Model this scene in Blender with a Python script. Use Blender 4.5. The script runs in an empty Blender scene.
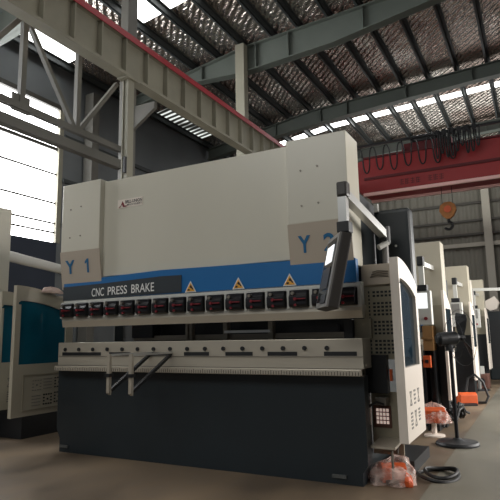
import bpy, bmesh, math, random
from mathutils import Vector, Matrix
random.seed(7)
C = bpy.context.scene.collection
PI = math.pi

# ------------------------------------------------------------------ materials
def lin(c):
    return tuple(((v/255)/12.92 if v/255 <= .04045 else ((v/255+.055)/1.055)**2.4) for v in c) + (1.0,)
MATS = {}
def mat(name, rgb, rough=.5, metal=0., var=.0, scale=3., bump=0., bscale=20., stretch=(1,1,1), emit=0., rgb2=None, spec=.5, rvar=0.):
    m = bpy.data.materials.new(name); m.use_nodes = True
    nt = m.node_tree; N = nt.nodes; L = nt.links
    b = N['Principled BSDF']
    b.inputs['Base Color'].default_value = lin(rgb)
    b.inputs['Roughness'].default_value = rough
    b.inputs['Metallic'].default_value = metal
    b.inputs['Specular IOR Level'].default_value = spec
    tc = N.new('ShaderNodeTexCoord'); mp = N.new('ShaderNodeMapping')
    mp.inputs['Scale'].default_value = stretch
    L.new(tc.outputs['Object'], mp.inputs['Vector'])
    if var or rgb2 or rvar:
        n = N.new('ShaderNodeTexNoise'); n.inputs['Scale'].default_value = scale; n.inputs['Detail'].default_value = 5
        L.new(mp.outputs['Vector'], n.inputs['Vector'])
        r = N.new('ShaderNodeValToRGB')
        r.color_ramp.elements[0].position = .3; r.color_ramp.elements[1].position = .7
        c1 = lin(rgb); c2 = lin(rgb2) if rgb2 else tuple(min(1, v*(1-var)) for v in c1[:3]) + (1,)
        r.color_ramp.elements[0].color = c2; r.color_ramp.elements[1].color = c1
        L.new(n.outputs['Fac'], r.inputs['Fac']); L.new(r.outputs['Color'], b.inputs['Base Color'])
        if rvar:
            mr = N.new('ShaderNodeMapRange'); mr.inputs['To Min'].default_value = max(.03, rough-rvar); mr.inputs['To Max'].default_value = min(1, rough+rvar)
            mr.inputs['From Min'].default_value = .3; mr.inputs['From Max'].default_value = .7
            L.new(n.outputs['Fac'], mr.inputs['Value']); L.new(mr.outputs['Result'], b.inputs['Roughness'])
    if bump:
        n2 = N.new('ShaderNodeTexNoise'); n2.inputs['Scale'].default_value = bscale; n2.inputs['Detail'].default_value = 3
        L.new(mp.outputs['Vector'], n2.inputs['Vector'])
        bp = N.new('ShaderNodeBump'); bp.inputs['Strength'].default_value = bump; bp.inputs['Distance'].default_value = .02
        L.new(n2.outputs['Fac'], bp.inputs['Height']); L.new(bp.outputs['Normal'], b.inputs['Normal'])
    if emit:
        b.inputs['Emission Color'].default_value = lin(rgb); b.inputs['Emission Strength'].default_value = emit
    MATS[name] = m
    return m
M = {}
M['beige'] = mat('beige_paint', (203,199,184), .3, 0, .05, 1.2, .12, 1.6, (1,1,.5))
M['beige2'] = mat('beige_lower_paint', (178,166,150), .5, 0, .05, 2)
M['beige_dim'] = mat('beige_paint_shaded_copy', (172,165,147), .4, 0, .06, 1.5)  # same beige paint, its colour darkened for machines in dim light
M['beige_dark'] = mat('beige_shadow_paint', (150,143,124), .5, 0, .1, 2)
M['white_paint'] = mat('white_paint', (226,216,204), .4, 0, .04, 2)
M['black'] = mat('dark_navy_paint', (33,42,47), .42, 0, .18, 2.5, .05, 12)
M['band'] = mat('black_band', (44,50,54), .4)
M['dark'] = mat('dark_metal', (22,24,27), .5, 0, .2, 4)
M['tank'] = mat('dark_green_grey_paint', (24,32,35), .42, 0, .15, 2)
M['blue'] = mat('blue_stripe_paint', (20,100,160), .38, 0, .06, 2)
M['blue_letter'] = mat('blue_lettering', (18,96,140), .5)
M['white_letter'] = mat('white_lettering', (225,226,222), .5)
M['steel'] = mat('brushed_steel', (196,188,172), .33, .42, .05, 3, .02, 30, (.3,4,6), rvar=.05)
M['steel_dark'] = mat('ground_steel_dark', (140,134,124), .42, .7, .2, 4, 0, 1, (1,6,10))
M['chrome'] = mat('silver_aluminium', (205,205,202), .3, .6)
M['grey_light'] = mat('pale_grey_metal', (190,190,184), .45)
M['clamp'] = mat('black_clamp_steel', (30,30,34), .35, .3, .3, 20)
M['red'] = mat('red_lever', (118,24,34), .4)
M['orange'] = mat('orange_plastic', (206,88,38), .5, 0, .15, 8)
M['yellow'] = mat('warning_yellow', (222,160,58), .5)
M['hook_yellow'] = mat('hook_block_yellow', (176,112,52), .6, 0, .3, 8)
M['foot_grey'] = mat('worn_grey_foot', (84,86,84), .6)
M['truss'] = mat('dim_grey_truss_paint', (92,90,84), .65, 0, .15, 2)
M['clerestory'] = mat('high_window_glazing', (225,235,240), .5, emit=1.4)
M['grey_panel'] = mat('grey_bezel', (118,116,112), .4)
M['pend_side'] = mat('pendant_dark_casing', (52,48,44), .4)
M['screen'] = mat('lit_screen', (235,238,238), .3, emit=1.0)
M['screen_off'] = mat('dark_screen', (30,38,40), .15)
M['glass'] = mat('teal_tinted_panel', (20,88,108), .06, 0, .2, 3)
M['glass_dark'] = mat('dark_tinted_panel', (24,44,56), .06, 0, .2, 3)
M['floor'] = mat('stained_concrete', (122,104,82), .55, 0, .0, 1.7, .05, 9, (1,.6,1), rgb2=(82,71,59), rvar=.14)
M['walk'] = mat('worn_grey_green_floor_paint', (118,112,98), .5, 0, .0, 1.6, .04, 14, (1,.4,1), rgb2=(92,90,80), rvar=.1)
M['girder'] = mat('grey_girder_paint', (134,130,114), .6, 0, .22, 1.5)
M['column'] = mat('pale_column_paint', (132,129,114), .6, 0, .12, 2)
M['rafter'] = mat('grey_green_rafter_paint', (84,90,84), .6, 0, .1, 1.5)
M['purlin'] = mat('dark_galvanised_purlin', (56,60,60), .6, .2, .1, 2)
M['rail_red'] = mat('red_rail_paint', (150,40,48), .5, 0, .2, 4)
M['crane_red'] = mat('crane_red_paint', (160,38,40), .45, 0, .12, 1)
M['crane_edge'] = mat('crane_flange_painted_light', (255,205,198), .5, 0, .08, 3)  # light on the flange edges, put into a pale pink colour
M['crane_dark'] = mat('crane_dark_red', (96,24,28), .6)
M['cable'] = mat('black_rubber', (16,16,17), .5)
M['wall'] = mat('grey_profiled_sheet', (104,102,92), .6, .1, .12, 1, 0, 1, (1,1,1))
M['wall_dark'] = mat('dark_wall_sheet', (98,102,104), .7, 0, .15, 1)
M['wall_blue'] = mat('dark_blue_wall_sheet', (34,42,56), .7, 0, .15, 1)
M['girt'] = mat('dark_girt', (58,56,50), .6)
M['girt_light'] = mat('pale_girt', (150,146,134), .6)
M['wood'] = mat('plywood', (138,102,60), .6, 0, .2, 6, 0, 1, (8,8,1))
M['pink'] = mat('pale_pink_sheet', (200,176,166), .5)
M['lit'] = mat('grille_painted_glow', (250,222,210), .5, emit=.35)  # own glow stands in for light coming through the grille
M['brown'] = mat('rust_brown_panel', (92,60,50), .6)
M['daylight'] = mat('daylight_glazing', (255,255,255), .5, emit=9.)
M['skylight'] = mat('translucent_roof_sheet', (250,252,250), .5, emit=4.5)

def foil():
    m = bpy.data.materials.new('silver_foil_insulation'); m.use_nodes = True
    nt = m.node_tree; N = nt.nodes; L = nt.links; b = N['Principled BSDF']
    tc = N.new('ShaderNodeTexCoord')
    w = N.new('ShaderNodeTexWave'); w.wave_type = 'BANDS'; w.bands_direction = 'DIAGONAL'
    w.inputs['Scale'].default_value = 2.2; w.inputs['Distortion'].default_value = 3; w.inputs['Detail'].default_value = 3; w.inputs['Detail Scale'].default_value = 2.5
    n = N.new('ShaderNodeTexNoise'); n.inputs['Scale'].default_value = 10.; n.inputs['Detail'].default_value = 6
    L.new(tc.outputs['Object'], w.inputs['Vector']); L.new(tc.outputs['Object'], n.inputs['Vector'])
    a = N.new('ShaderNodeMath'); a.operation = 'ADD'
    L.new(w.outputs['Fac'], a.inputs[0]); L.new(n.outputs['Fac'], a.inputs[1])
    bp = N.new('ShaderNodeBump'); bp.inputs['Strength'].default_value = .9; bp.inputs['Distance'].default_value = .055
    L.new(a.outputs[0], bp.inputs['Height']); L.new(bp.outputs['Normal'], b.inputs['Normal'])
    n3 = N.new('ShaderNodeTexNoise'); n3.inputs['Scale'].default_value = .45; n3.inputs['Detail'].default_value = 3
    L.new(tc.outputs['Object'], n3.inputs['Vector'])
    cr = N.new('ShaderNodeValToRGB'); cr.color_ramp.elements[0].position = .38; cr.color_ramp.elements[1].position = .62
    cr.color_ramp.elements[0].color = lin((168,152,143)); cr.color_ramp.elements[1].color = lin((226,220,212))  # brown patches put dull reflections into the foil colour
    L.new(n3.outputs['Fac'], cr.inputs['Fac']); L.new(cr.outputs['Color'], b.inputs['Base Color'])
    b.inputs['Base Color'].default_value = lin((222,212,202)); b.inputs['Metallic'].default_value = .93; b.inputs['Roughness'].default_value = .24
    return m
M['foil'] = foil()
def ribbed():  # glowing ribs imitate window light reflected in the corrugated foil
    m = bpy.data.materials.new('ribbed_painted_reflection'); m.use_nodes = True
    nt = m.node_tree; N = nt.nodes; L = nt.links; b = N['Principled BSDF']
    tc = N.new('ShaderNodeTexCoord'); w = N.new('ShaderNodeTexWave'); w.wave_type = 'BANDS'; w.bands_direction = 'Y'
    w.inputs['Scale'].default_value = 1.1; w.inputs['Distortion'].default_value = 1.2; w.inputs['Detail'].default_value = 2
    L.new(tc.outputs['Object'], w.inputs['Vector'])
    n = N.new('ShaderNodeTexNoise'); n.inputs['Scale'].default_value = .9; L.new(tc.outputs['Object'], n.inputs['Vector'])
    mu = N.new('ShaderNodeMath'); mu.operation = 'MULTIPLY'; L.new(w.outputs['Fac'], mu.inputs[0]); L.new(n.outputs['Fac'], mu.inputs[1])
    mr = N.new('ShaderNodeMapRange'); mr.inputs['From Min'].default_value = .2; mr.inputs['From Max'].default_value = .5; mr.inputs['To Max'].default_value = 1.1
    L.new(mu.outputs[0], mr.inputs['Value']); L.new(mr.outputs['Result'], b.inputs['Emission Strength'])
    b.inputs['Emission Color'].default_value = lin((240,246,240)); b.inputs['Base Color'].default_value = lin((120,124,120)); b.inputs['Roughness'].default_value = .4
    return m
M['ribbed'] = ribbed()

def plastic_film():
    m = bpy.data.materials.new('clear_plastic_film'); m.use_nodes = True
    nt = m.node_tree; N = nt.nodes; L = nt.links; b = N['Principled BSDF']
    b.inputs['Base Color'].default_value = lin((240,214,202)); b.inputs['Roughness'].default_value = .25
    tr = N.new('ShaderNodeBsdfTransparent'); mx = N.new('ShaderNodeMixShader'); out = N['Material Output']
    n = N.new('ShaderNodeTexNoise'); n.inputs['Scale'].default_value = 9; n.inputs['Detail'].default_value = 4
    tc = N.new('ShaderNodeTexCoord'); L.new(tc.outputs['Object'], n.inputs['Vector'])
    mr = N.new('ShaderNodeMapRange'); mr.inputs['From Min'].default_value = .35; mr.inputs['From Max'].default_value = .68
    mr.inputs['To Min'].default_value = .12; mr.inputs['To Max'].default_value = .62
    L.new(n.outputs['Fac'], mr.inputs['Value']); L.new(mr.outputs['Result'], mx.inputs['Fac'])
    L.new(tr.outputs[0], mx.inputs[1]); L.new(b.outputs[0], mx.inputs[2]); L.new(mx.outputs[0], out.inputs['Surface'])
    return m
M['film'] = plastic_film()

# ------------------------------------------------------------------ mesh builder
class MB:
    def __init__(s): s.v = []; s.f = []
    def add(s, vs, fs):
        o = len(s.v); s.v += [tuple(v) for v in vs]; s.f += [tuple(i+o for i in f) for f in fs]; return s
    def box(s, x0, x1, y0, y1, z0, z1):
        vs = [(x,y,z) for z in (z0,z1) for y in (y0,y1) for x in (x0,x1)]
        return s.add(vs, [(0,2,3,1),(4,5,7,6),(0,1,5,4),(2,6,7,3),(0,4,6,2),(1,3,7,5)])
    def prism(s, poly, axis, a, b):
        """poly: 2-D points; axis 'x' -> (y,z), 'y' -> (x,z), 'z' -> (x,y)"""
        def P(p, t):
            return {'x':(t,p[0],p[1]), 'y':(p[0],t,p[1]), 'z':(p[0],p[1],t)}[axis]
        n = len(poly)
        vs = [P(p,a) for p in poly] + [P(p,b) for p in poly]
        fs = [tuple(range(n))[::-1], tuple(range(n,2*n))] + [(i,(i+1)%n,(i+1)%n+n,i+n) for i in range(n)]
        return s.add(vs, fs)
    def obox(s, c, u, v, w, hu, hv, hw):
        c, u, v, w = map(Vector, (c,u,v,w))
        vs = [c + u*(a*hu) + v*(b*hv) + w*(d*hw) for d in (-1,1) for b in (-1,1) for a in (-1,1)]
        return s.add(vs, [(0,2,3,1),(4,5,7,6),(0,1,5,4),(2,6,7,3),(0,4,6,2),(1,3,7,5)])
    def bar(s, p, q, hw, hh, up=(0,0,1)):
        p, q = Vector(p), Vector(q); d = (q-p); l = d.length; d.normalize()
        up = Vector(up)
        if abs(d.dot(up)) > .97: up = Vector((0,1,0))
        sd = d.cross(up).normalized(); u2 = sd.cross(d)
        return s.obox((p+q)/2, d, sd, u2, l/2, hw, hh)
    def cyl(s, p, q, r, n=12, r2=None):
        p, q = Vector(p), Vector(q); d = (q-p).normalized(); r2 = r if r2 is None else r2
        a = d.orthogonal().normalized(); b = d.cross(a)
        vs = [p + a*(math.cos(2*PI*i/n)*r) + b*(math.sin(2*PI*i/n)*r) for i in range(n)] + \
             [q + a*(math.cos(2*PI*i/n)*r2) + b*(math.sin(2*PI*i/n)*r2) for i in range(n)]
        return s.add(vs, [tuple(range(n))[::-1], tuple(range(n,2*n))] + [(i,(i+1)%n,(i+1)%n+n,i+n) for i in range(n)])
    def tube(s, pts, r, n=8, closed=False):
        pts = [Vector(p) for p in pts]; m = len(pts); rings = []
        a = None
        for i in range(m):
            if closed: t = pts[(i+1)%m] - pts[i-1]
            else: t = pts[min(i+1,m-1)] - pts[max(i-1,0)]
            t.normalize()
            a = t.orthogonal().normalized() if a is None else (a - t*a.dot(t)).normalized()
            b = t.cross(a)
            rings.append([pts[i] + a*(math.cos(2*PI*k/n)*r) + b*(math.sin(2*PI*k/n)*r) for k in range(n)])
        vs = [v for R in rings for v in R]; fs = []
        for i in range(m if closed else m-1):
            j = (i+1) % m
            fs += [(i*n+k, i*n+(k+1)%n, j*n+(k+1)%n, j*n+k) for k in range(n)]
        if not closed: fs += [tuple(range(n))[::-1], tuple(range((m-1)*n, m*n))]
        return s.add(vs, fs)
    def lathe(s, c, prof, n=24):
        c = Vector(c); vs = []; fs = []
        for r, z in prof: vs += [c + Vector((r*math.cos(2*PI*k/n), r*math.sin(2*PI*k/n), z)) for k in range(n)]
        for i in range(len(prof)-1): fs += [(i*n+k, i*n+(k+1)%n, (i+1)*n+(k+1)%n, (i+1)*n+k) for k in range(n)]
        fs += [tuple(range(n))[::-1], tuple(range((len(prof)-1)*n, len(prof)*n))]
        return s.add(vs, fs)
    def build(s, name, m, parent=None, bevel=0., seg=2, smooth=False, origin=None):
        me = bpy.data.meshes.new(name)
        off = Vector((0,0,0))
        if parent is not None:
            q = parent
            while q.parent: q = q.parent
            off = q.location.copy()
        elif origin is not None: off = Vector(origin)
        me.from_pydata([tuple(Vector(v)-off) for v in s.v], [], s.f)
        bm = bmesh.new(); bm.from_mesh(me)
        bmesh.ops.recalc_face_normals(bm, faces=bm.faces)
        if bevel:
            bmesh.ops.bevel(bm, geom=[e for e in bm.edges if e.calc_face_angle(0) > .5], offset=bevel, segments=seg, affect='EDGES', profile=.6)
        if smooth:
            for f in bm.faces: f.smooth = True
            for e in bm.edges:
                if e.calc_face_angle(0) > .6: e.smooth = False
        bm.to_mesh(me); bm.free()
        me.materials.append(M[m] if isinstance(m, str) else m)
        o = bpy.data.objects.new(name, me); C.objects.link(o)
        if parent is not None: o.parent = parent
        elif origin is not None: o.location = origin
        return o
def box(name, m, parent, *a, bevel=0., **k): return MB().box(*a).build(name, m, parent, bevel, **k)
def thing(name, label, cat, loc, group=None):
    o = bpy.data.objects.new(name, None); C.objects.link(o); o.location = loc; o.empty_display_size = .2
    return tag(o, label, cat, group)
def tag(o, label, cat, group=None, kind=None):
    o['label'] = label; o['category'] = cat
    if group: o['group'] = group
    if kind: o['kind'] = kind
    return o
def struct(o):
    o['kind'] = 'structure'; return o
def copy_tree(o, off, keep=None, parent=None):
    c = o.copy(); C.objects.link(c)
    if parent is not None: c.parent = parent
    else: c.location = Vector(o.location) + Vector(off)
    for ch in list(o.children):
        if keep is None or parent is not None or keep(ch): copy_tree(ch, off, None, c)
    return c

def text(name, s, m, parent, origin, ux, uy, width, height, depth=.004, bold=0.):
    """text as a mesh filling width x height from its lower left corner, axes ux / uy"""
    cu = bpy.data.curves.new(name, 'FONT'); cu.body = s; cu.extrude = 0; cu.offset = bold
    t = bpy.data.objects.new(name, cu); C.objects.link(t)
    bpy.context.view_layer.update()
    dg = bpy.context.evaluated_depsgraph_get()
    me = bpy.data.meshes.new_from_object(t.evaluated_get(dg))
    bpy.data.objects.remove(t)
    xs = [v.co.x for v in me.vertices]; ys = [v.co.y for v in me.vertices]
    x0, x1, y0, y1 = min(xs), max(xs), min(ys), max(ys)
    ux, uy = Vector(ux).normalized(), Vector(uy).normalized(); n = ux.cross(uy)
    q = parent
    while q.parent: q = q.parent
    o0 = Vector(origin) - Vector(q.location)
    for v in me.vertices:
        v.co = o0 + ux*((v.co.x-x0)/(x1-x0)*width) + uy*((v.co.y-y0)/(y1-y0)*height) + n*depth
    me.materials.clear(); me.materials.append(M[m])
    o = bpy.data.objects.new(name, me); C.objects.link(o); o.parent = parent
    return o

# ------------------------------------------------------------------ the hall
XL, YB = -12.5, 29.0
def roof_z(x): return 10.215 + (.045 if x > -7.45 else .15)*(x+7.45)
struct(box('floor', 'floor', None, XL, 9, -6, YB, -.1, 0))
struct(box('walkway_floor', 'walk', None, -.88, 3.2, -6, YB-.05, 0, .004))
# roof sheet (foil underside) with translucent strips and glowing painted reflections
XE = 9.0
def roof_patch(mb, x0, x1, y0, y1, dz=0):
    z0, z1 = roof_z(x0)+.22+dz, roof_z(x1)+.22+dz
    mb.add([(x0,y0,z0),(x1,y0,z1),(x1,y1,z1),(x0,y1,z0),(x0,y0,z0+.05),(x1,y0,z1+.05),(x1,y1,z1+.05),(x0,y1,z0+.05)],
           [(0,3,2,1),(4,5,6,7),(0,1,5,4),(1,2,6,5),(2,3,7,6),(3,0,4,7)])
rx = [XL,-12.25,-11.7,-11.35,-10.85,-9.3,-7.45,XE]
ry = [-6,8.4,10.25,11.2,15.6,18.8,21.75,22.25,YB]
def roof_kind(i, j):
    x, y = (rx[i]+rx[i+1])/2, (ry[j]+ry[j+1])/2
    if 21.75 < y < 22.25: return 'skylight'
    if 10.25 < y < 11.2 and x > -9.3: return 'skylight'
    if (-12.25 < x < -11.7 or -11.35 < x < -10.85) and 8.4 < y < 11.2: return 'skylight'
    if (-12.25 < x < -11.7 or -11.35 < x < -10.85) and 15.6 < y < 18.8: return 'ribbed'  # glowing patches in place of reflections on the foil
    return 'foil'
mb = MB(); nwin = 0
for i in range(len(rx)-1):
    for j in range(len(ry)-1):
        k = roof_kind(i, j)
        if k == 'foil': roof_patch(mb, rx[i], rx[i+1], ry[j], ry[j+1])
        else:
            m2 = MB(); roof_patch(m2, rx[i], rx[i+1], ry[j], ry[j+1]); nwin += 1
            struct(m2.build('window_%d' % nwin, k))  # the ribbed ones are painted reflections, no windows
struct(mb.build('ceiling', 'foil'))

# end wall: real corrugation
mb = MB(); n = 150; x0 = XL; dx = .1
pts = []
for i in range(n+1):
    pts.append((x0+i*dx, YB + (.035 if i % 4 in (0,1) else 0.)))
vs = [(x,y,0) for x,y in pts] + [(x,y,11) for x,y in pts]
mb.add(vs, [(i,i+1,i+n+2,i+n+1) for i in range(n)])
wb = struct(mb.build('wall_back', 'wall'))
# left wall with the long opening
mb = MB()
WZ0, WZ1, WY0, WY1 = 4.05, 8.27, 1.0, 11.25
mb.box(XL-.15, XL, -6, YB, WZ1, 9.65); mb.box(XL-.15, XL, WY1, YB, 0, WZ1); mb.box(XL-.15, XL, -6, WY0, 0, WZ1)
struct(mb.build('wall_left', 'wall_dark'))
struct(MB().box(XL-.15, XL, WY0, WY1, 0, WZ0).build('wall_left_lower', 'wall_blue'))
wf = struct(MB().box(XL-.13, XL-.1, WY0, WY1, WZ0, WZ1).build('window_21', 'daylight'))
for z in (4.36, 4.64, 5.26, 6.16):
    struct(MB().box(XL-.09, XL-.04, WY0, WY1, z-.025, z+.025).build('window_frame', 'girt'))
struct(MB().box(XL-.09, XL-.02, WY0, WY1, 6.9, 7.0).build('window_frame', 'girt'))
struct(MB().box(XL-.09, XL+.03, WY1-.06, WY1+.1, WZ0, WZ1).build('window_frame', 'column'))
struct(MB().box(XL-.09, XL+.03, WY0, WY1, WZ1-.05, WZ1+.1).build('window_frame', 'girt'))
# wall girts on the left wall beyond the window and on the end wall
for z in (3.2, 4.6, 6.0, 7.4):
    tag(MB().box(XL, XL+.1, WY1+.1, YB, z-.06, z+.06).build('wall_girt', 'purlin'), 'dark horizontal wall rail on left wall at height %.0f of four beyond the window' % 1 if False else
        {3.2:'lowest', 4.6:'second lowest', 6.0:'second highest', 7.4:'highest'}[z] + ' dark horizontal girt on the left wall beyond the bright window', 'wall girt', 'girts on the left wall')['kind'] = 'structure'
for z, nm in ((6.1,'lowest dark'), (6.8,'middle dark'), (7.7,'highest dark')):
    tag(MB().box(XL, 2.4, YB-.14, YB, z-.05, z+.05).build('wall_girt', 'girt'), nm + ' horizontal girt on the far end wall', 'wall girt', 'girts on the end wall')['kind'] = 'structure'
tag(MB().box(XL, 2.4, YB-.2, YB, 5.45, 5.65).build('wall_girt', 'girt_light'), 'pale thick horizontal girt on the far end wall below the crane hook', 'wall girt', 'girts on the end wall')['kind'] = 'structure'

# ---- frames: columns, rafters, purlins
def i_column(name, x, y, z1, label, m='column', hx=.2, hy=.24, group='steel columns of the hall'):
    t = thing(name, label, 'column', (x,y,0), group)
    mb = MB(); mb.box(x-hx, x+hx, y-hy, y-hy+.03, 0, z1); mb.box(x-hx, x+hx, y+hy-.03, y+hy, 0, z1)
    mb.box(x-.02, x+.02, y-hy+.03, y+hy-.03, 0, z1)
    mb.box(x+hx-.03, x+hx, y-hy+.03, y+hy-.03, 0, z1)
    mb.build('column_shaft', m, t)
    mb = MB(); mb.box(x-hx-.08, x+hx+.08, y-hy-.08, y+hy+.08, 0, .03); mb.build('base_plate', 'girder', t)
    return t
c1 = i_column('steel_column', -7.35, 8.4, roof_z(-7.45)-.8, 'pale steel column behind the runway girder, nearest above the press brake', 'truss', .1, .15)
c2 = i_column('steel_column', -7.45, 13.72, 10.2, 'pale steel column meeting the roof rafter in the middle of the picture', 'column', .15, .125)
c4 = i_column('steel_column', -12.25, 12.3, 9.1, 'grey steel column standing against the left wall right of the window', 'truss', .18, .15)
# the crane post and its bracket
t = thing('crane_column', 'pale post carrying the red-railed runway girder behind left end of the press brake', 'column', (-6.5,7.45,0), 'steel columns of the hall')
mb = MB(); mb.box(-6.56,-6.53,7.34,7.51,0,6.04); mb.box(-6.45,-6.42,7.34,7.51,0,6.04); mb.box(-6.53,-6.45,7.36,7.39,0,6.04); mb.build('column_shaft','column',t)
MB().box(-6.62,-6.36,7.25,7.6,6.04,6.07).build('cap_plate','girder',t)
MB().box(-6.7,-6.3,7.2,7.65,0,.03).build('base_plate','girder',t)
mb = MB()
mb.prism([(-7.24,5.5),(-6.6,5.9),(-6.6,6.04),(-7.24,6.04)], 'y', 8.36, 8.44); mb.build('bracket','truss',t)
box('cable_clip','dark',t,-6.47,-6.42,7.29,7.34,4.2,4.5)

ct = thing('steel_column', 'grey column on the far end wall below the right end of the crane', 'column', (-1.8,YB-.3,0), 'steel columns of the hall')
MB().box(-1.98,-1.62,YB-.45,YB-.15,0,10.4).build('column_shaft','girt_light',ct)

def rafter(y, label, zfun, m='rafter'):
    t = thing('roof_rafter', label, 'rafter', (-6,y,0), 'roof rafters')
    xs = [-12.4,-9.6,-7.9,-7.45,-7.0,-4.5,-1.5,3,8.9]
    mb = MB()
    top = [(x, roof_z(x)) for x in xs]; bot = [(x, zfun(x)) for x in xs]
    mb.prism(bot + top[::-1], 'y', y-.012, y+.012); mb.build('web', m, t)
    for nm, L, s in (('bottom_flange', bot, 1), ('top_flange', top, -1)):
        mb = MB()
        mb.prism(L + [(x, z+.03*s) for x, z in L[::-1]], 'y', y-.15, y+.15); mb.build(nm, m, t)
    for x in (-9.0, -7.0, -5.9, -3.6, -1.3):
        mb = MB(); mb.box(x-.012, x+.012, y-.14, y+.14, zfun(x)+.03, roof_z(x)-.03); mb.build('stiffener', m, t)
    return t
def lerp(pts):
    def f(x):
        for (a,b),(c,d) in zip(pts, pts[1:]):
            if x <= c: return b+(d-b)*(x-a)/(c-a)
        return pts[-1][1]
    return f
zf = lerp([(-12.4,9.1),(-9.6,9.5),(-7.9,9.38),(-7.45,9.36),(-7.0,9.38),(-4.5,9.51),(-1.5,9.95),(9,10.45)])
zg = lerp([(-12.4,9.0),(-9.6,9.38),(-6.65,9.66),(-2.6,9.92),(9,10.4)])
rafter(13.95, 'grey tapered roof rafter crossing the top of the picture, nearer of two', zf)
rafter(19.6, 'dark grey roof rafter further back, just in front of the bright skylight strip', zg)
rafter(25.2, 'roof rafter furthest back above the red crane beyond the skylight strip', lambda x: roof_z(x)-.5)
rafter(8.3, 'roof rafter closest to the camera above the runway girder column', lambda x: roof_z(x)-.8)

px = [-12.25,-11.3,-10.3,-9.32,-8.38,-7.45,-6.42,-5.55,-4.6,-3.7,-2.78,-1.78,-.76,.25,1.3]
words_n = ['first','second','third','fourth','fifth','sixth','seventh','eighth','ninth','tenth','eleventh','twelfth','thirteenth','fourteenth','fifteenth']
for i, x in enumerate(px):
    mb = MB(); z = roof_z(x)
    mb.box(x-.012, x+.012, 2, YB-.05, z, z+.21); mb.box(x-.08, x+.012, 2, YB-.05, z, z+.018); mb.box(x-.012, x+.08, 2, YB-.05, z+.192, z+.21)
    tag(mb.build('roof_purlin', 'purlin', origin=(x,12,z)) if False else mb.build('roof_purlin', 'purlin'),
        'dark roof purlin running away under the silver foil, %s from the left wall' % words_n[i], 'purlin', 'roof purlins')

# ---- runway girder
t = thing('crane_runway_girder', 'long grey ribbed crane runway girder with red rail, upper left', 'girder', (-6.5,7.45,6.075))
RY0, RY1 = 1.5, YB-.3
MB().box(-6.512,-6.488,RY0,RY1,6.13,6.82).build('web','girder',t)
MB().box(-6.62,-6.38,RY0,RY1,6.075,6.13).build('bottom_flange','girder',t)
MB().box(-6.63,-6.37,RY0,RY1,6.82,6.86).build('top_flange','girder',t)
MB().box(-6.55,-6.45,RY0,RY1,6.86,7.0).build('rail','rail_red',t)['label'] = 'red crane rail'
MB().box(-6.37,-6.355,RY0,RY1,6.79,6.87).build('rail_edge','rail_red',t)['label'] = 'red painted flange edge'
y = 5.958-.64*6
while y < RY1:
    MB().box(-6.488,-6.38,y-.012,y+.012,6.13,6.82).build('stiffener','girder',t); y += .64

# ---- bracing truss behind the runway
t = thing('bracing_truss', 'grey steel bracing truss hanging below the runway girder before the bright window', 'truss', (-7.4,6.,5.0))
MB().bar((-7.4,1.5,5.1),(-7.4,8.24,5.1),.05,.06).build('bottom_chord','truss',t)
for yy, z1 in ((5.78,6.75),(7.03,6.75),(3.4,6.75)):
    MB().bar((-7.4,yy,5.1),(-7.4,yy,z1),.045,.05,(0,1,0)).build('truss_post','truss',t)
for p, q in (((-7.4,5.84,6.7),(-7.4,6.95,5.15)), ((-7.4,8.1,6.5),(-7.4,7.1,5.15)), ((-7.4,5.7,6.7),(-7.4,4.6,5.15))):
    MB().bar(p, q, .04, .04, (1,0,0)).build('truss_diagonal','truss',t)
MB().bar((-7.4,1.5,6.75),(-7.4,8.24,6.75),.05,.05).build('top_chord','truss',t)
box('gusset_plate','truss',t,-7.42,-7.38,5.6,5.95,5.0,5.3)
tag(MB().bar((-7.42,1.5,4.77),(-7.42,8.24,4.77),.08,.09).build('cable_tray','truss'), 'grey horizontal beam below the bracing truss crossing the bright window', 'beam')
tag(MB().cyl((-7.0,5.0,2.5),(-7.95,7.55,2.5),.085,16).build('wall_pipe','grey_light',smooth=True), 'pale grey round pipe crossing the dark wall left of the press brake', 'pipe')

# ------------------------------------------------------------------ overhead crane
t = thing('overhead_crane', 'red overhead travelling crane spanning the hall behind the press brake', 'crane', (-2,20.4,6.5))
mb = MB(); mb.box(-5.5,6,19.9,20.95,6.52,7.9); mb.build('main_girder','crane_red',t)
MB().box(-5.5,6,19.80,19.9,6.42,6.54).build('flange_edge','crane_edge',t)['label'] = 'near edge of the girder, painted pale for the light on it'
MB().box(-5.5,6,20.95,21.05,6.42,6.54).build('flange_edge','crane_edge',t)['label'] = 'far edge of the girder, painted pale for the light on it'
MB().box(-5.45,6,19.84,19.9,7.06,7.16).build('mid_rail','crane_dark',t)
MB().box(-5.5,6,19.82,21.03,7.9,7.97).build('top_flange','crane_dark',t)
mb = MB(); mb.box(-6.85,-6.15,19.3,21.6,7.0,7.45); mb.build('end_carriage','crane_red',t)
MB().prism([(-6.2,7.02),(-5.5,6.52),(-5.5,7.9),(-6.2,7.7)],'y',19.95,20.9).build('girder_end','crane_red',t)
for yy in (19.65,21.25): MB().cyl((-6.56,yy,7.12),(-6.44,yy,7.12),.14,16).build('wheel','dark',t)
MB().box(-6.2,4,19.55,19.62,8.3,8.38).build('festoon_rail','dark',t)
for xx in (-6.0,-3.9,-1.9): MB().bar((xx,19.58,8.3),(xx,20.0,7.97),.025,.025).build('rail_bracket','dark',t)
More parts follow.
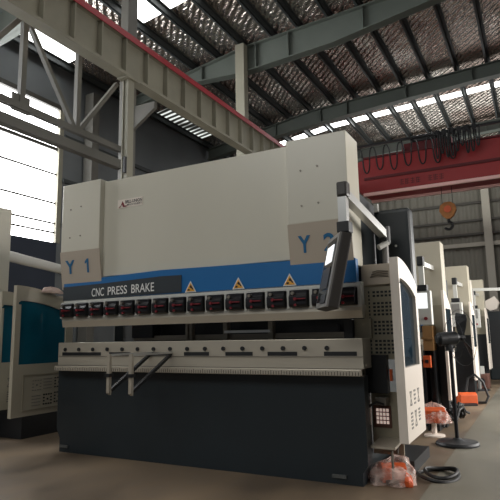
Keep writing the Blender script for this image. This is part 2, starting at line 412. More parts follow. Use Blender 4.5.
# faint dark lettering of the girder (unreadable marks)
for x0, w in ((-4.12,.8),(-3.1,.62)):
    mb = MB()
    k = int(w/.19)
    for j in range(k):
        xx = x0 + j*.2
        for s in range(3):
            mb.box(xx, xx+.15, 19.893, 19.9, 6.72+s*.075, 6.745+s*.075)
        mb.box(xx+.06, xx+.085, 19.892, 19.9, 6.7, 6.92)
        if j % 2: mb.box(xx+.0, xx+.025, 19.892, 19.9, 6.7, 6.92)
    mb.build('girder_marking','crane_dark',t)['label'] = 'dark lettering on the girder'
def loop(x0, w, ztop, zbot, y):
    pts = []
    for i in range(29):
        u = i/28
        pts.append((x0 + w*(u + .06*math.sin(4*PI*u)), y + .03*math.sin(PI*u), (ztop+zbot)/2 + (ztop-zbot)/2*math.cos(2*PI*u)))
    return pts
xx = -6.05
for i in range(8):
    MB().tube(loop(xx,.52,8.25,7.3+random.uniform(-.06,.08),19.58), .028, 6).build('festoon_cable','cable',t); xx += .52
xx = -2.75
for i in range(9):
    MB().tube(loop(xx,.2,8.4,7.45+random.uniform(-.1,.35),19.5+.03*(i%3)), .03, 6).build('festoon_cable','cable',t); xx += .17
for i in range(6):
    box('cable_trolley','dark',t,-2.7+i*.25,-2.56+i*.25,19.5,19.66,8.22,8.42)
tr = MB(); tr.box(-4.0,-2.2,20.0,20.9,7.97,8.3); tr.build('hoist_trolley','crane_dark',t,.03)
MB().cyl((-3.7,20.45,8.5),(-2.5,20.45,8.5),.2,18).build('hoist_drum','dark',t)
for x in (-2.74,-2.38): MB().cyl((x,20.4,5.85),(x,20.4,7.8),.012,6).build('hoist_rope','cable',t)
hb = MB(); hb.prism([(-2.86,5.62),(-2.76,5.42),(-2.62,5.3),(-2.5,5.3),(-2.36,5.42),(-2.26,5.62),(-2.3,5.82),(-2.45,5.93),(-2.67,5.93),(-2.82,5.82)],'y',20.32,20.48)
hk = hb.build('hook_block','hook_yellow',t,.02); hk['label'] = 'yellow hook block'
MB().cyl((-2.56,20.29,5.66),(-2.56,20.51,5.66),.13,16).build('sheave','orange',hk)
pts = [(-2.56,20.4,5.3),(-2.56,20.4,5.2)] + [(-2.58+.14*math.sin(a),20.4,5.06+.14*math.cos(a)) for a in [i*.3 for i in range(0,15)]]
MB().tube(pts,.05,8).build('hook','cable',hk,smooth=True)

# ------------------------------------------------------------------ the main press brake
XA, XB = -4.77, -1.30
P = thing('press_brake', 'large beige and black press brake with blue stripe, marked Y 1 and Y 2', 'press brake', (-3.04,4.7,0), 'press brakes')
# black bed
pl = [(-4.77,.86),(-4.77,.24),(-4.72,.14),(-4.72,.0),(-1.345,.0),(-1.345,.10),(-1.30,.16),(-1.30,.86)]
MB().prism(pl,'y',4.40,4.52).build('bed_plate','black',P)['label'] = 'black front bed plate'
for x0 in (-4.72,-1.62): box('foot','beige_shadow' if False else 'foot_grey',P,x0+.02,x0+.14,4.38,4.40,.05,.075)
for x0 in (-4.6,-1.5):
    fr = MB(); fr.prism([(4.52,0),(5.95,0),(5.95,2.45),(4.77,2.5),(4.77,1.62),(5.1,1.55),(5.1,1.06),(4.52,.98)],'x',x0,x0+.13)
    fr.build('side_frame','tank',P)
box('bed_core','dark',P,-4.47,-1.5,4.52,5.0,.02,.9)
# table
tb = box('table','steel',P,-4.745,-1.285,4.36,4.60,.92,1.165, bevel=.004)
for i in range(16):
    xb = -4.633 + i*.2028
    MB().cyl((xb,4.345,1.09),(xb,4.362,1.09),.020,8).build('bolt','dark',tb)
for a in (-4.68,-4.40,-4.00,-3.48,-3.05,-2.585,-2.15,-1.62):
    box('slot','dark',tb,a,a+.285,4.357,4.40,1.025,1.06)
MB().box(-4.745,-1.285,4.354,4.37,1.015,1.02).build('groove','steel_dark',tb)
lg = box('support_ledge','steel',P,-4.70,-1.29,4.27,4.40,.868,.918, bevel=.004)
mb = MB()
for i in range(136):
    x = -4.68 + i*.025; mb.box(x, x+.004, 4.268, 4.272, .872, .9 if i % 4 else .908)
mb.box(-4.68,-1.30,4.2705,4.2725,.870,.874); mb.build('scale_marks','dark',lg)
box('ledge_backing','steel_dark',P,-4.745,-1.29,4.33,4.42,.862,.925)
# punch beam, clamps
MB().prism([(4.40,1.445),(4.395,1.40),(4.41,1.335),(4.46,1.335),(4.52,1.445)],'x',-4.745,-1.285).build('punch_beam','steel',P)
cr = MB(); cr.box(-4.76,-1.29,4.43,4.50,1.425,1.64); cr.box(-4.76,-1.29,4.395,4.44,1.598,1.614); cr.box(-4.76,-1.29,4.395,4.44,1.425,1.437)
pitch = 3.455/16
for i in range(17):
    x = -4.755 + i*pitch; cr.box(x-.012, x+.014, 4.385, 4.44, 1.435, 1.60)
cr.build('clamp_rail','grey_light',P)
for i in range(16):
    x = -4.755 + i*pitch + .022
    cl = MB(); w = pitch-.048
    cl.prism([(4.43,1.447),(4.35,1.447),(4.34,1.47),(4.34,1.54),(4.36,1.56),(4.36,1.592),(4.43,1.592)],'x',x,x+w)
    c = cl.build('clamp','clamp',P,.004,1)
    lv = MB(); lv.box(x+w*.42,x+w*.98,4.315,4.34,1.509,1.519); lv.cyl((x+w*.42,4.31,1.514),(x+w*.42,4.345,1.514),.014,8); lv.build('lever','red',c)
    MB().cyl((x+w*.4,4.325,1.462),(x+w*.4,4.345,1.462),.012,8).build('clamp_screw','red',c)
    MB().cyl((x+w*.25,4.33,1.565),(x+w*.25,4.362,1.565),.016,8).build('clamp_bolt','steel_dark',c)
# lower ram: blue with black band
MB().prism([(-4.77,1.632),(-4.77,1.855),(-4.15,1.868),(-3.4,1.89),(-1.36,1.86),(-1.33,1.84),(-1.33,1.632)],'y',4.43,4.50).build('blue_stripe','blue',P)['label'] = 'blue stripe'
bd = MB().prism([(-4.77,1.635),(-4.77,1.79),(-4.14,1.80),(-3.38,1.825),(-3.13,1.82),(-3.13,1.65)],'y',4.422,4.43).build('name_band','band',P); bd['label'] = 'black name band'
for w_, x_, l_ in (('CNC',-4.328,.178),('PRESS',-4.095,.268),('BRAKE',-3.767,.30)):
    text('lettering',w_,'white_letter',bd,(x_,4.421,1.660+(x_+4.328)*.02),(1,0,.02),(0,0,1),l_,.09,.004,.006)
for cx in (-3.02,-2.475,-1.945):
    h, w = .112, .066
    s = MB().prism([(cx-w,1.641),(cx+w,1.641),(cx,1.641+h)],'y',4.424,4.43).build('warning_sign','white_letter',P); s['label'] = 'yellow triangular warning sign'
    MB().prism([(cx-w*.78,1.65),(cx+w*.78,1.65),(cx,1.65+h*.76)],'y',4.421,4.424).build('sign_face','yellow',s)
    k = MB(); k.box(cx-.03,cx-.006,4.418,4.421,1.657,1.674); k.prism([(cx+.0,1.70),(cx+.008,1.712),(cx+.036,1.672),(cx+.028,1.664)],'y',4.418,4.421); k.prism([(cx-.008,1.69),(cx+.004,1.712),(cx+.012,1.68)],'y',4.418,4.421)
    k.build('pictogram','dark',s)
# ram plate
rm = box('ram','beige',P,-4.74,-1.37,4.46,4.74,1.88,2.965, bevel=.006); rm['label'] = 'beige ram plate'
bg = MB().prism([(-4.015,2.625),(-3.665,2.625),(-3.665,2.72),(-4.015,2.72)],'y',4.456,4.461).build('badge','white_paint',P); bg['label'] = 'small red and black maker badge'
mk = MB(); mk.prism([(-4.0,2.632),(-3.978,2.632),(-3.945,2.70),(-3.93,2.68),(-3.918,2.65),(-3.87,2.642),(-3.9,2.632),(-3.935,2.632),(-3.95,2.665)],'y',4.453,4.456); mk.build('emblem','red',bg)
text('badge_lettering','BRLL-UNION','dark',bg,(-3.905,4.456,2.668),(1,0,0),(0,0,1),.235,.036,.003,.02)
text('badge_lettering','MACHINERY','dark',bg,(-3.88,4.456,2.642),(1,0,0),(0,0,1),.21,.018,.003,.01)
# cylinder covers with slanted lower panels
def cover(x0, x1, yb, label):
    c = MB().prism([(4.39,2.2),(4.39,2.985),(yb,2.985),(yb,1.80),(4.455,1.80),(4.452,1.84)],'x',x0,x1).build('cylinder_cover','beige',P,.008); c['label'] = label
    MB().prism([(4.388,2.19),(4.384,2.19),(4.438,1.765),(4.455,1.765),(4.458,1.80)],'x',x0-.004,x1+.012).build('slanted_panel','beige2',c)
    for sx, sz in ((.14,2.68),(.30,2.7),(.14,2.35),(.30,2.36)):
        MB().cyl((x0+sx,4.382,sz),(x0+sx,4.391,sz),.009,8).build('screw','steel_dark',c)
    return c
ca = cover(-4.80,-4.215,4.55,'beige left cylinder cover marked Y 1')
cb = cover(-1.93,-1.355,4.745,'beige right cylinder cover marked Y 2')
dn = Vector((0,.054,-.425)).normalized()
def slant(z): return 4.384 + (2.19-z)*.054/.425
def one(x0, z0):
    h, k = .155, .0
    P2 = [(.03,0),(.056,0),(.056,h),(.036,h),(.002,h-.03),(.002,h-.055),(.03,h-.04)]
    mb = MB(); f = lambda p, d: (x0+p[0], slant(z0+p[1])-d, z0+p[1])
    n_ = len(P2); mb.add([f(p,.004) for p in P2]+[f(p,.001) for p in P2], [tuple(range(n_)),tuple(range(n_,2*n_))]+[(i,(i+1)%n_,(i+1)%n_+n_,i+n_) for i in range(n_)])
    mb.build('letter','blue_letter',ca)
one(-4.43,1.935)
for c, s, x0, w in ((ca,'Y',-4.725,.145),(cb,'Y',-1.84,.12),(cb,'2',-1.60,.11)):
    z0 = 1.935 if c is ca else 1.925
    text('letter','%s' % s,'blue_letter',c,(x0,slant(z0)-.003,z0),(1,0,0),tuple(-dn),w,.155,.003,.03)
# inside the throat
box('throat_backing','dark',P,-4.28,-1.52,5.2,5.24,.9,1.75)
bgk = box('back_gauge','steel_dark',P,-4.2,-1.55,4.98,5.06,1.17,1.225); bgk['label'] = 'back gauge beam seen through the gap'
box('gauge_finger','chrome',bgk,-2.92,-2.38,4.9,4.98,1.235,1.262)
for x in (-2.95,-2.42,-3.43,-3.40): box('gauge_post','steel_dark',bgk,x,x+.05,4.93,5.0,1.16,1.38)
box('gauge_carriage','clamp',bgk,-2.2,-1.7,4.95,5.05,1.225,1.30)
box('gauge_motor','clamp',bgk,-4.2,-3.9,4.95,5.1,1.20,1.40)
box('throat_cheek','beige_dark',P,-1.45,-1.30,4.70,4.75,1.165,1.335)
box('throat_block','dark',P,-1.53,-1.45,4.64,4.77,1.165,1.335)
# front support arms
for x in (-3.46,-3.205):
    a = MB(); a.box(x-.02,x+.02,3.78,4.36,1.045,1.062); s = a.build('support_arm','chrome',P); s['label'] = 'silver front support arm'
    MB().prism([(3.76,.72),(3.79,.70),(3.79,1.062),(3.76,1.062)],'x',x-.016,x+.016).build('arm_end_plate','steel',s)
    MB().bar((x,3.80,.74),(x,4.34,1.03),.015,.014).build('arm_brace','dark',s)
    MB().box(x-.03,x+.03,3.745,3.80,.86,.89).build('arm_stop','dark',s)
# right side housing and perforated cover
hs = box('side_housing','beige2',P,-1.372,-1.10,4.72,5.5,1.63,1.815, bevel=.006)
for k in range(3):
    MB().tube([(-1.29+k*.012,4.715,1.70+k*.022),(-1.22,4.70,1.712+k*.02),(-1.13,4.715,1.70+k*.022)],.005,6).build('louvre','steel_dark',hs)
pc = MB(); pc.box(-1.372,-1.10,4.75,4.77,.98,1.63)
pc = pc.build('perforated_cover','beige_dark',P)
mb = MB()
for r in range(17):
    z = 1.03 + r*.033
    mb.box(-1.325,-1.313,4.747,4.751,z,z+.02)
    if r % 5 != 4:
        for q in range(5): mb.box(-1.285+q*.036,-1.262+q*.036,4.747,4.751,z,z+.018)
mb.build('perforation','tank',pc)
box('junction_box','dark',P,-1.36,-1.175,4.66,4.75,.70,1.02, bevel=.006)
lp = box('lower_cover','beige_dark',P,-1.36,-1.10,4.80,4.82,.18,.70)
box('grille','brown',lp,-1.345,-1.19,4.79,4.80,.40,.585)
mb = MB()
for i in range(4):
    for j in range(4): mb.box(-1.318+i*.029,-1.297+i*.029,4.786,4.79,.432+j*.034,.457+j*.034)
mb.build('grille_opening','lit',lp)['label'] = 'pale grille squares glowing for the light behind'
box('side_strip','white_paint',P,-1.362,-1.345,4.70,4.72,.43,.57)
box('valve_block','steel_dark',P,-1.29,-1.20,4.68,4.80,.60,.66)
MB().tube([(-1.37,4.6,.62),(-1.32,4.58,.60),(-1.27,4.62,.63),(-1.22,4.66,.61)],.012,6).build('hose','cable',P)
MB().prism([(-1.30,.0),(-1.06,.0),(-1.06,.1),(-1.30,.1)],'y',4.98,5.7).build('base_rail','dark',P)
MB().prism([(4.50,.28),(4.95,.31),(4.95,.33),(4.50,.30)],'x',-1.30,-1.10).build('step_plate','steel',P)
for yy in (4.55,4.9): MB().cyl((-1.14,yy,.0),(-1.14,yy,.29),.012,6).build('step_leg','steel_dark',P)
box('orange_label','orange',P,-1.165,-1.145,4.71,4.75,.80,.90)
# dark cabinet behind the ram on the right
tk = box('hydraulic_tank','tank',P,-1.345,-.995,5.15,5.32,1.60,2.40, bevel=.04, seg=3); tk['label'] = 'dark hydraulic tank with rounded corners'
box('tank_fitting','grey_light',tk,-1.33,-1.29,5.12,5.16,2.38,2.46)
MB().cyl((-1.14,5.14,2.03),(-1.14,5.16,2.03),.012,8).build('tank_screw','grey_light',tk)
# safety guards with curved tops
def guard(x0, x1, y0, y1, label, glass, ml, mr):
    zb, zt0, zt1 = .36, 1.815, 1.62
    N = 14
    top = []
    for i in range(N+1):
        u = i/N; top.append((y0+(y1-y0)*u, zt1+(zt0-zt1)*(math.cos(u*PI/2)**.8 if u < 1 else 0)))
    wy0, wy1, wz0 = y0+ml, y1-mr, .93
    wt = []
    for i in range(N+1):
        u = i/N; wt.append((wy0+(wy1-wy0)*u, 1.52+(.125)*(math.cos(u*PI/2)**.8 if u < 1 else 0)))
    mb = MB()
    mb.box(x0,x1,y0,y1,zb,wz0); mb.box(x0,x1,y0,wy0,wz0,1.60); mb.box(x0,x1,wy1,y1,wz0,1.52)
    # arched head between the window top and the curved top
    a = [(y0,1.60)] + [(y,z) for y, z in wt] + [(y1,1.52)]
    b = [(y0,top[0][1])] + top + [(y1,top[-1][1])]
    a = [(y0,1.60)] + wt + [(y1,1.52)]; b = [top[0]] + top + [top[-1]]
    for i in range(len(a)-1):
        q = [a[i],a[i+1],b[i+1],b[i]]
        mb.prism(q,'x',x0,x1)
    g = mb.build('safety_guard','white_paint' if x0 > -3 else 'beige_dim',P); g['label'] = label  # left guard gets the darker beige with shade in its colour
    xm = (x0+x1)/2
    MB().prism([(wy0-.01,wz0-.01),(wy1+.01,wz0-.01)] + [(wy1+.01,1.53)] + [(y,z+.01) for y, z in wt[::-1]] + [(wy0-.01,1.64)],'x',xm-.006,xm+.006).build('guard_window',glass,g)
    return g, wy0
gr, _ = guard(-1.03,-.96,4.36,5.07,'pale right safety guard with dark window and vent slots','glass_dark',.035,.085)
gl, _ = guard(-5.20,-5.15,4.10,4.95,'beige left safety guard with teal window','glass',.07,.11)
# vent marks: outer face of the right guard
mb = MB()
def dash(y, z, w=.065, h=.015, x=-.96): mb.box(x-.002,x+.003,y,y+w,z,z+h)
def cross(y, z, s=.06, x=-.96):
    for sg in (1,-1):
        mb.bar((x+.001,y,z-sg*s*.8),(x+.001,y+s,z+sg*s*.8),.004,.001,(1,0,0))
for c in range(3):
    for r in range(4):
        z = .725 - r*.033
        if c in (0,2) and r in (1,2):
            if r == 1: cross(4.50+c*.15, z-.008)
        else: dash(4.50+c*.15, z)
for c in range(3):
    for r in range(5):
        z = .56 - r*.028
        if c == 1 and r in (1,2,3):
            if r == 2: cross(4.65, z+.008)
        elif c == 2 and r > 3: pass
        else: dash(4.50+c*.15, z-.0)
mb.build('vent_slots','grey_panel',gr)
# inner face of the left guard: recessed panel outline and square vent patterns
lpn = MB(); X = -5.15
for a,b,c_,d in ((4.24,4.93,.80,.815),(4.24,4.93,.415,.43),(4.24,4.252,.43,.80)): lpn.box(X-.002,X+.006,a,b,c_,d)
lpn.build('panel_frame','beige_dark',gl)
def sq(y, z, k, strong):
    m2 = MB(); e = .016 if strong else .009
    if k == 0:
        for i in range(4):
            for j in range(4):
                if i in (0,3) or j in (0,3): m2.box(X,X+.003,y+i*.035,y+i*.035+.022,z+j*.035,z+j*.035+e)
        m2.box(X,X+.003,y+.055,y+.075,z+.05,z+.07)
    else:
        for j in range(4): m2.box(X,X+.003,y,y+.12,z+j*.035,z+j*.035+.008)
    return m2.build('vent_slots','tank' if strong else 'grey_panel',gl)
sq(4.37,.63,0,False); sq(4.37,.46,1,False); sq(4.53,.64,1,False); sq(4.53,.46,0,True); sq(4.69,.64,0,True); sq(4.69,.47,0,True)
# control pendant on its arm
ar = MB().bar((-1.27,4.02,2.30),(-1.19,4.92,2.10),.035,.035).build('pendant_arm','chrome',P); ar['label'] = 'silver swivel arm of the control pendant'
box('elbow_cap','pend_side',ar,-1.318,-1.228,3.955,4.05,2.27,2.395, bevel=.02)
box('drop_tube','chrome',ar,-1.312,-1.245,3.965,4.035,2.07,2.272)
MB().cyl((-1.19,4.92,2.02),(-1.19,4.92,2.18),.055,14).build('swivel_joint','dark',ar)
MB().cyl((-1.19,4.92,1.82),(-1.19,4.92,2.02),.03,12).build('arm_post','grey_panel',ar)
MB().cyl((-1.23,4.84,1.98),(-1.16,4.9,2.03),.028,10).build('arm_handle','grey_light',ar)
a = math.radians(58); le = math.radians(13)
nh = Vector((-math.sin(a),-math.cos(a),0)); u = Vector((math.cos(a),-math.sin(a),0))
v = Vector((0,0,1))*math.cos(le) - nh*math.sin(le); n = nh*math.cos(le) + Vector((0,0,1))*math.sin(le)
W, Hh, D = .43, .585, .085
cen = Vector((-1.249,3.85,1.973)) - u*W/2 - v*Hh/2 - n*D/2
pd = MB().obox(cen, u, v, n, W/2, Hh/2, D/2).build('control_pendant','pend_side',P,.012); pd['label'] = 'tilted control pendant with a lit screen'
fc = cen + n*(D/2)
MB().obox(fc+n*.004, u, v, n, W/2-.004, Hh/2-.004, .008).build('bezel','grey_panel',pd)
MB().obox(fc+n*.013+v*.005-u*.02, u, v, n, .165, .25, .002).build('front_panel','screen_off',pd)
MB().obox(fc+n*.016+v*.135-u*.01, u, v, n, .115, .07, .003).build('screen','screen',pd)
MB().obox(fc+n*.016-v*.06-u*.01, u, v, n, .13, .085, .003).build('keypad','pend_side',pd)
MB().obox(fc+n*.016-v*.225+u*.05, u, v, n, .09, .035, .004).build('button_panel','dark',pd)
box('pendant_mount','dark',pd,-1.325,-1.225,3.95,4.06,1.985,2.072, bevel=.008)

# neighbour of the same kind, cut by the left edge of the frame
keepers = {'bed_plate','table','ram','blue_stripe','cylinder_cover','safety_guard','side_housing','perforated_cover','punch_beam'}
def keep(ch):
    n_ = ch.name.split('.')[0]
    if n_ in ('cylinder_cover','safety_guard'): return ch is cb or ch is gr
    return n_ in keepers
nb = copy_tree(P, (-4.93,.12,0), keep); nb['label'] = 'neighbouring beige press brake cut off by the left edge of the picture'
box('machine_base','dark',nb,-9.6,-5.72,4.72,6.1,0,.62)
for ch in nb.children:
    if ch.name.startswith('safety_guard'):
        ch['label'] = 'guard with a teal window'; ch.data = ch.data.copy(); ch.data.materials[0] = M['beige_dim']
        for g in ch.children:
            if g.name.startswith('guard_window'): g.data = g.data.copy(); g.data.materials[0] = M['glass']

# ------------------------------------------------------------------ press brakes further back
def small_press(dy, label):
    Q = thing('press_brake', label, 'press brake', (-2.4,8+dy,0), 'press brakes')
    Y = 7.5+dy
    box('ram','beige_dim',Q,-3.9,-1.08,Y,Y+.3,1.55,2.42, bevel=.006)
    box('blue_stripe','blue',Q,-3.9,-1.40,Y-.02,Y,1.36,1.5)
    box('clamp_rail','clamp',Q,-3.9,-1.40,Y-.06,Y,1.22,1.34)
    box('table','steel',Q,-3.9,-1.4,Y-.05,Y+.2,.85,1.05)
    box('bed_plate','black',Q,-3.9,-1.15,Y-.02,Y+.15,0,.85)
    box('side_frame','tank',Q,-1.35,-1.2,Y+.3,Y+1.3,0,2.0)
    box('side_cover','beige_dark',Q,-1.36,-1.09,Y-.06,Y-.02,1.15,1.56); box('lower_cover','dark',Q,-1.36,-1.10,Y-.06,Y-.02,.1,1.15)
    # guard with a curved top
    y0, y1, x0, x1 = Y-.28, Y+.32, -1.07, -1.04
    N = 10; tp = [(y0+(y1-y0)*i/N, 1.5+.24*math.cos(i/N*PI/2)) for i in range(N+1)]
    mb = MB(); mb.prism([(y1,.37),(y0,.37)] + [(y0,.95),(y1,.95)][::1],'x',x0,x1)
    mb.prism([(y0,.95),(y0+.09,.95),(y0+.09,1.5),(y0,1.5)],'x',x0,x1); mb.prism([(y1-.09,.95),(y1,.95),(y1,1.5),(y1-.09,1.5)],'x',x0,x1)
    mb.prism([(y0,1.5),(y1,1.5)] + tp[::-1],'x',x0,x1)
    g = mb.build('safety_guard','white_paint',Q); box('guard_window','glass_dark',g,-1.058,-1.038,y0+.08,y1-.08,.94,1.51)
    # pendant
    a = MB().bar((-1.24,Y-.55,2.06),(-1.2,Y+.1,2.06),.03,.03).build('pendant_arm','chrome',Q)
    box('elbow_cap','dark',a,-1.28,-1.2,Y-.65,Y-.52,2.03,2.15, bevel=.015)
    box('drop_tube','grey_light',a,-1.27,-1.21,Y-.61,Y-.55,1.78,2.04)
    box('tube_collar','dark',a,-1.31,-1.18,Y-.64,Y-.52,1.72,1.79)
    pd = box('control_pendant','grey_light',Q,-1.33,-1.145,Y-.62,Y-.5,1.30,1.72, bevel=.008)
    box('screen','screen',pd,-1.318,-1.185,Y-.626,Y-.619,1.50,1.69)
    MB().cyl((-1.215,Y-.64,1.375),(-1.215,Y-.62,1.375),.022,12).build('stop_button','red',pd)
    return Q
Q = small_press(0,'beige press brake with a lit white control screen, directly behind the main one')
Q2 = copy_tree(Q,(0,3.08,0)); Q2['label'] = 'third press brake in the row, half hidden behind the one with the white screen'
Q3 = copy_tree(Q,(0,6.2,0)); Q3['label'] = 'furthest press brake in the row, at the right edge of the picture'

for q_ in (Q2, Q3):
    for ch in q_.children:
        for g in ch.children:
            if g.name.startswith('screen'): g.data = g.data.copy(); g.data.materials[0] = M['grey_panel']
# ------------------------------------------------------------------ floor things on the right
f0 = Vector((-.89,6.39,0))
F = thing('pedestal_fan', 'black industrial pedestal fan on a round base beside the aisle', 'fan', f0)
MB().lathe(f0,[(.225,0),(.225,.02),(.21,.04),(.06,.055),(.035,.075)],32).build('base','dark',F,smooth=True)
MB().cyl(f0+Vector((0,0,.06)), f0+Vector((0,0,1.08)),.021,14).build('pole','clamp',F,smooth=True)
ax = Vector((.80,.55,.05)).normalized(); hc = f0+Vector((-.02,0,1.135))
mt = MB(); mt.cyl(hc-ax*.10, hc+ax*.09,.075,18); mt.cyl(hc+ax*.09,hc+ax*.13,.075,18,.04); mt.cyl(hc-ax*.13,hc-ax*.10,.045,18,.075); mt.build('motor','dark',F,smooth=True)
MB().cyl(f0+Vector((-.02,0,1.0)), hc,.035,12).build('neck','dark',F)
hub = hc+ax*.16; uu = ax.cross(Vector((0,0,1))).normalized(); vv = uu.cross(ax)
MB().cyl(hc+ax*.12, hub+ax*.03,.04,14).build('hub','dark',F)
for k in range(3):
    ang = math.radians(78+120*k); d = uu*math.cos(ang)+vv*math.sin(ang); e = ax.cross(d)
    pts = []
    for r, w, tw in ((.03,.035,.5),(.12,.06,.45),(.22,.08,.35),(.27,.07,.3)):
        e2 = e*math.cos(tw)+ax*math.sin(tw); pts.append((hub+d*r-e2*w, hub+d*r+e2*w))
    b = MB(); vs = []; n3 = ax*.004
    for p, q in pts: vs += [p-n3,q-n3,q+n3,p+n3]
    fs = [(0,1,2,3)]
    for i in range(3):
        o = i*4; fs += [(o,o+1,o+5,o+4),(o+1,o+2,o+6,o+5),(o+2,o+3,o+7,o+6),(o+3,o,o+4,o+7)]
    fs.append((12,15,14,13)); b.add(vs,fs); b.build('blade','dark',F)
MB().tube([hub+uu*(.31*math.cos(i*PI/18))+vv*(.31*math.sin(i*PI/18)) for i in range(36)],.003,6,True).build('guard_ring','clamp',F)
MB().tube([hub-ax*.09+uu*(.22*math.cos(i*PI/18))+vv*(.22*math.sin(i*PI/18)) for i in range(36)],.002,6,True).build('guard_ring','clamp',F)
for k in range(6):
    d = uu*math.cos(k*PI/3)+vv*math.sin(k*PI/3)
    MB().tube([hc-ax*.02+d*.07, hub-ax*.09+d*.22, hub+d*.31],.002,5).build('guard_wire','clamp',F)

def lump(c, rx, ry, h, seed, n=22, rings=8, flat=1.0):
    rnd = random.Random(seed); mb = MB(); c = Vector(c); vs = []; fs = []
    ph = [rnd.uniform(0,6.28) for _ in range(6)]
    for i in range(rings+1):
        u = i/rings
        for k in range(n):
            a = 2*PI*k/n
            w = 1 + .13*math.sin(3*a+ph[0]+2*u)+.08*math.sin(7*a+ph[1]+5*u)+rnd.uniform(-.05,.05)
            r = (1-u**2.2)**.5*w if i < rings else .02
            z = h*(u**.9)*(1+.16*math.sin(2*a+ph[2]))+rnd.uniform(-.008,.008)
            vs.append(c+Vector((rx*r*math.cos(a), ry*r*math.sin(a), max(.003,z) if i else .003)))
    for i in range(rings): fs += [(i*n+k,i*n+(k+1)%n,(i+1)*n+(k+1)%n,(i+1)*n+k) for k in range(n)]
    fs += [tuple(range(n))[::-1], tuple(range(rings*n,(rings+1)*n))]
    mb.add(vs,fs); return mb
def pedal(c, s=1., rz=0.):
    c = Vector(c); R = Matrix.Rotation(rz,3,'Z')
    b = MB(); b.prism([(-.11*s,.006),(.11*s,.006),(.11*s,.05*s),(.06*s,.13*s),(-.06*s,.15*s),(-.11*s,.12*s)],'x',-.1*s,.1*s)
    b.v = [tuple(c+R@Vector(p)) for p in b.v]
    k = MB(); k.prism([(-.16*s,.006),(-.11*s,.006),(-.11*s,.03*s),(-.16*s,.02*s)],'x',-.08*s,.08*s); k.v = [tuple(c+R@Vector(p)) for p in k.v]
    return b, k
T = thing('foot_pedal', 'orange foot pedal wrapped in clear plastic film on the floor, right of the black bed', 'foot pedal', (-1.14,4.66,0), 'orange foot pedals')
b, k = pedal((-1.19,4.69,0),1.0,.5); b.build('pedal_hood','orange',T,.008); k.build('pedal_plate','dark',T)
lump((-1.175,4.70,0),.185,.25,.17,11,18,6).build('plastic_wrap','film',T,smooth=False)
lump((-1.04,4.57,0.0),.055,.06,.09,5,12,5).build('pedal_guard','orange',T)
MB().tube([(-1.15,4.78,.2),(-1.14,4.84,.45),(-1.12,4.86,.9),(-1.115,4.86,1.2)],.008,6).build('pedal_cord','grey_panel',T)
T2 = thing('cable_coil', 'black coiled cable lying on the floor right of the wrapped pedal', 'cable', (-.86,4.98,0))
for k in range(2):
    rr = .16-.03*k; pts = [(-.86+.02*k+rr*math.cos(i*PI/15), 4.95+.02*k+rr*1.35*math.sin(i*PI/15), .018+.022*k+.012*math.sin(i*.42+k)) for i in range(30)]
    MB().tube(pts,.015,7,True).build('cable_turn','cable',T2,smooth=True)
MB().tube([(-1.02,4.9,.03),(-1.06,4.86,.02),(-1.1,4.8,.03)],.012,7).build('cable_end','cable',T2)

T3 = thing('foot_pedal', 'orange foot pedal wrapped in film on a small stand behind the right guard', 'foot pedal', (-1.28,7.0,0), 'orange foot pedals')
b, k = pedal((-1.2,6.84,.16),1.2,.3); b.build('pedal_hood','orange',T3,.008)
m3 = lump((-1.2,6.84,.16),.19,.2,.2,9); m3.build('plastic_wrap','film',T3)
MB().cyl((-1.2,6.84,0),(-1.2,6.84,.17),.03,10).build('stand_post','white_paint',T3)
MB().lathe((-1.2,6.84,0),[(.12,0),(.12,.015),(.04,.025)],16).build('stand_base','white_paint',T3)
T4 = thing('foot_pedal', 'bare orange foot pedal with a looped black cable on the far floor', 'foot pedal', (-1.1,9.9,0), 'orange foot pedals')
b, k = pedal((-1.19,9.95,0),1.4,.4); b.build('pedal_hood','orange',T4,.012); k.build('pedal_plate','dark',T4)
MB().tube([(-1.2,10.08,.2),(-1.16,10.12,.42),(-1.05,10.15,.48),(-.93,10.15,.36),(-.86,10.15,.12),(-.9,10.085,.03),(-1.02,10.08,.02)],.022,8).build('pedal_cord','cable',T4,smooth=True)
MB().tube([(-1.42,9.85,.03),(-1.5,10.0,.2),(-1.4,10.08,.3),(-1.3,10.0,.12)],.02,8).build('pedal_cord','cable',T4,smooth=True)
T = thing('plywood_crate', 'light plywood board box under the white control screen', 'crate', (-1.25,7.3,0))
box('crate_body','wood',T,-1.32,-1.2,7.16,7.43,.98,1.29); box('crate_strip','wood',T,-1.33,-1.19,7.14,7.16,1.12,1.15)
box('crate_leg','dark',T,-1.33,-1.31,7.16,7.43,0,.98); box('crate_leg','dark',T,-1.21,-1.19,7.16,7.43,0,.98)
T = thing('socket_box', 'small orange power box on the machine behind the guard window', 'power box', (-1.27,7.15,.77))
box('socket_case','orange',T,-1.315,-1.225,7.05,7.12,.775,.92, bevel=.006); box('socket_cover','dark',T,-1.29,-1.25,7.04,7.05,.83,.87)
MB().bar((-1.27,7.12,.85),(-1.27,7.44,.85),.012,.012).build('socket_bracket','dark',T)
T = thing('hose_bundle', 'tangle of black hoses on the floor behind the right guard', 'hoses', (-1.25,7.9,0))
for k in range(6):
    pts = [(-1.17+.035*k+.04*math.sin(i*1.1+k), 7.3+.09*i+.03*k, .03+.22*abs(math.sin(i*.8+k*1.3))) for i in range(9)]
    MB().tube(pts,.018,6).build('hose','cable',T)
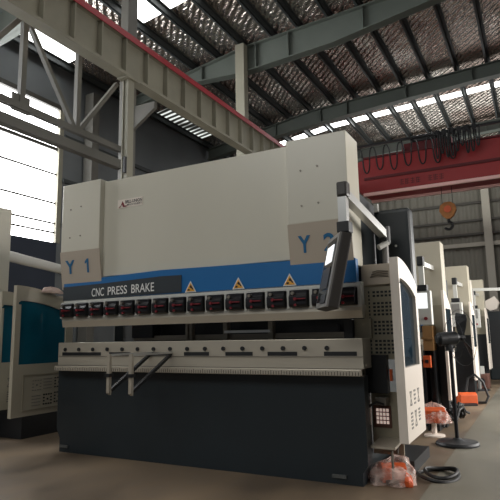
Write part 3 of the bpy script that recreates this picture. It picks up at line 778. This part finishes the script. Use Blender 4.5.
# far floor clutter
T = thing('boom_stand', 'slim steel post with a pale horizontal boom, standing behind the pedestal fan', 'stand', (-1.2,12.4,0))
MB().cyl((-1.2,12.4,0),(-1.2,12.4,2.12),.035,12).build('post_shaft','grey_panel',T); MB().lathe((-1.2,12.4,0),[(.2,0),(.2,.02),(.06,.03)],16).build('post_base','dark',T)
MB().bar((-1.6,12.4,2.11),(-.6,12.4,2.08),.028,.03).build('boom','grey_light',T)
bb = MB(); bb.cyl((-1.63,12.3,2.09),(-1.63,12.5,2.09),.07,16); bb.cyl((-1.63,12.3,2.04),(-1.63,12.5,2.0),.05,12); bb.build('boom_head','dark',T,.01)
for x in (-1.3,-1.21): MB().cyl((x,12.33,1.75),(x,12.33,2.3),.018,8).build('pale_tube','white_paint',T)  # slim pale pendant tubes, unlit
T = thing('milling_machine', 'dark green machine tool with a pale head at the right edge of the picture', 'machine', (-.95,15.6,0))
box('cabinet','tank',T,-1.2,-.4,15.2,16.0,0,1.72, bevel=.03)
mm = MB(); mm.prism([(-1.22,1.85),(-1.08,1.74),(-.92,1.78),(-.85,1.95),(-.95,2.12),(-1.06,2.06),(-1.18,2.0)],'y',15.3,15.6); mm.build('head','white_paint',T,.015)
box('column','girt_light',T,-.75,-.5,15.5,15.9,1.72,2.3, bevel=.02); box('door_panel','dark',T,-1.1,-.6,15.19,15.2,.3,1.5)
MB().cyl((-1.05,15.4,1.72),(-1.05,15.4,1.78),.06,12).build('spindle','grey_panel',T)
T = thing('motor_box', 'rusty brown motor box on the floor beside the aisle, far right', 'box', (-1.15,13.0,0))
box('box_body','brown',T,-1.36,-1.05,12.8,13.2,.0,.3, bevel=.02); MB().cyl((-1.2,12.78,.15),(-1.2,12.8,.15),.08,14).build('cover_plate','dark',T); box('box_knob','grey_light',T,-1.22,-1.14,12.95,13.05,.3,.46)
# crumpled film on top of the left guard
T = lump((-5.14,4.58,1.70),.04,.16,.07,12,14,5)
T.v = [(x,y,max(z,1.60)+.05) for x,y,z in T.v]
tag(T.build('packing_film','pink'), 'crumpled pinkish packing film lying on top of the left teal guard', 'packing film')

# ------------------------------------------------------------------ light
W = bpy.data.worlds.new('sky'); bpy.context.scene.world = W; W.use_nodes = True
W.node_tree.nodes['Background'].inputs['Color'].default_value = (.62,.68,.76,1); W.node_tree.nodes['Background'].inputs['Strength'].default_value = .14
def area(name, loc, target, sx, sy, power, col=(1,1,1)):
    l = bpy.data.lights.new(name,'AREA'); l.shape = 'RECTANGLE'; l.size = sx; l.size_y = sy; l.energy = power; l.color = col
    o = bpy.data.objects.new(name,l); C.objects.link(o); o.location = loc
    o.rotation_euler = (Vector(target)-Vector(loc)).to_track_quat('-Z','Y').to_euler()
    return o
area('front_daylight', (-3.5,-4.5,7.5), (-3.2,4.4,2.3), 8, 3, 330, (1,1,.97))
area('aisle_daylight', (3.2,7.0,2.3), (-1,7.0,.8), 6, 2, 280, (1,.95,.9))
area('roof_daylight', (-2,21.9,10.3), (-2,21.9,0), 12, .7, 350, (1,1,1))
area('window_daylight', (-12.2,6,6.2), (-4,8,3), 9, 4, 420, (.92,.97,1))

area('far_aisle_fill', (1.6,10.5,2.0), (-1,10.2,.9), 5, 2, 230, (1,.98,.94))  # added fill lamp to brighten the rear guards and far floor
area('far_roof_fill', (-3,24.5,6.5), (-3,24.8,11), 8, 5, 330, (1,1,.97))  # added lamp pointing up to brighten the far roof bay
# ------------------------------------------------------------------ camera
cam = bpy.data.cameras.new('camera'); co = bpy.data.objects.new('camera',cam); C.objects.link(co)
yaw, pit, rol = map(math.radians, (27.9021724,9.11676351,1.02848655))
R = Matrix.Rotation(yaw,3,'Z') @ Matrix.Rotation(pit,3,'X') @ Matrix.Rotation(rol,3,'Y') @ Matrix.Rotation(PI/2,3,'X')
co.matrix_world = Matrix.Translation((0,0,1.2)) @ R.to_4x4()
cam.sensor_width = 36; cam.sensor_fit = 'HORIZONTAL'; cam.lens = 36*536.865/500; cam.clip_start = .05; cam.clip_end = 200
sc = bpy.context.scene; sc.camera = co
sc.view_settings.view_transform = 'Standard'; sc.view_settings.look = 'None'; sc.view_settings.exposure = 0
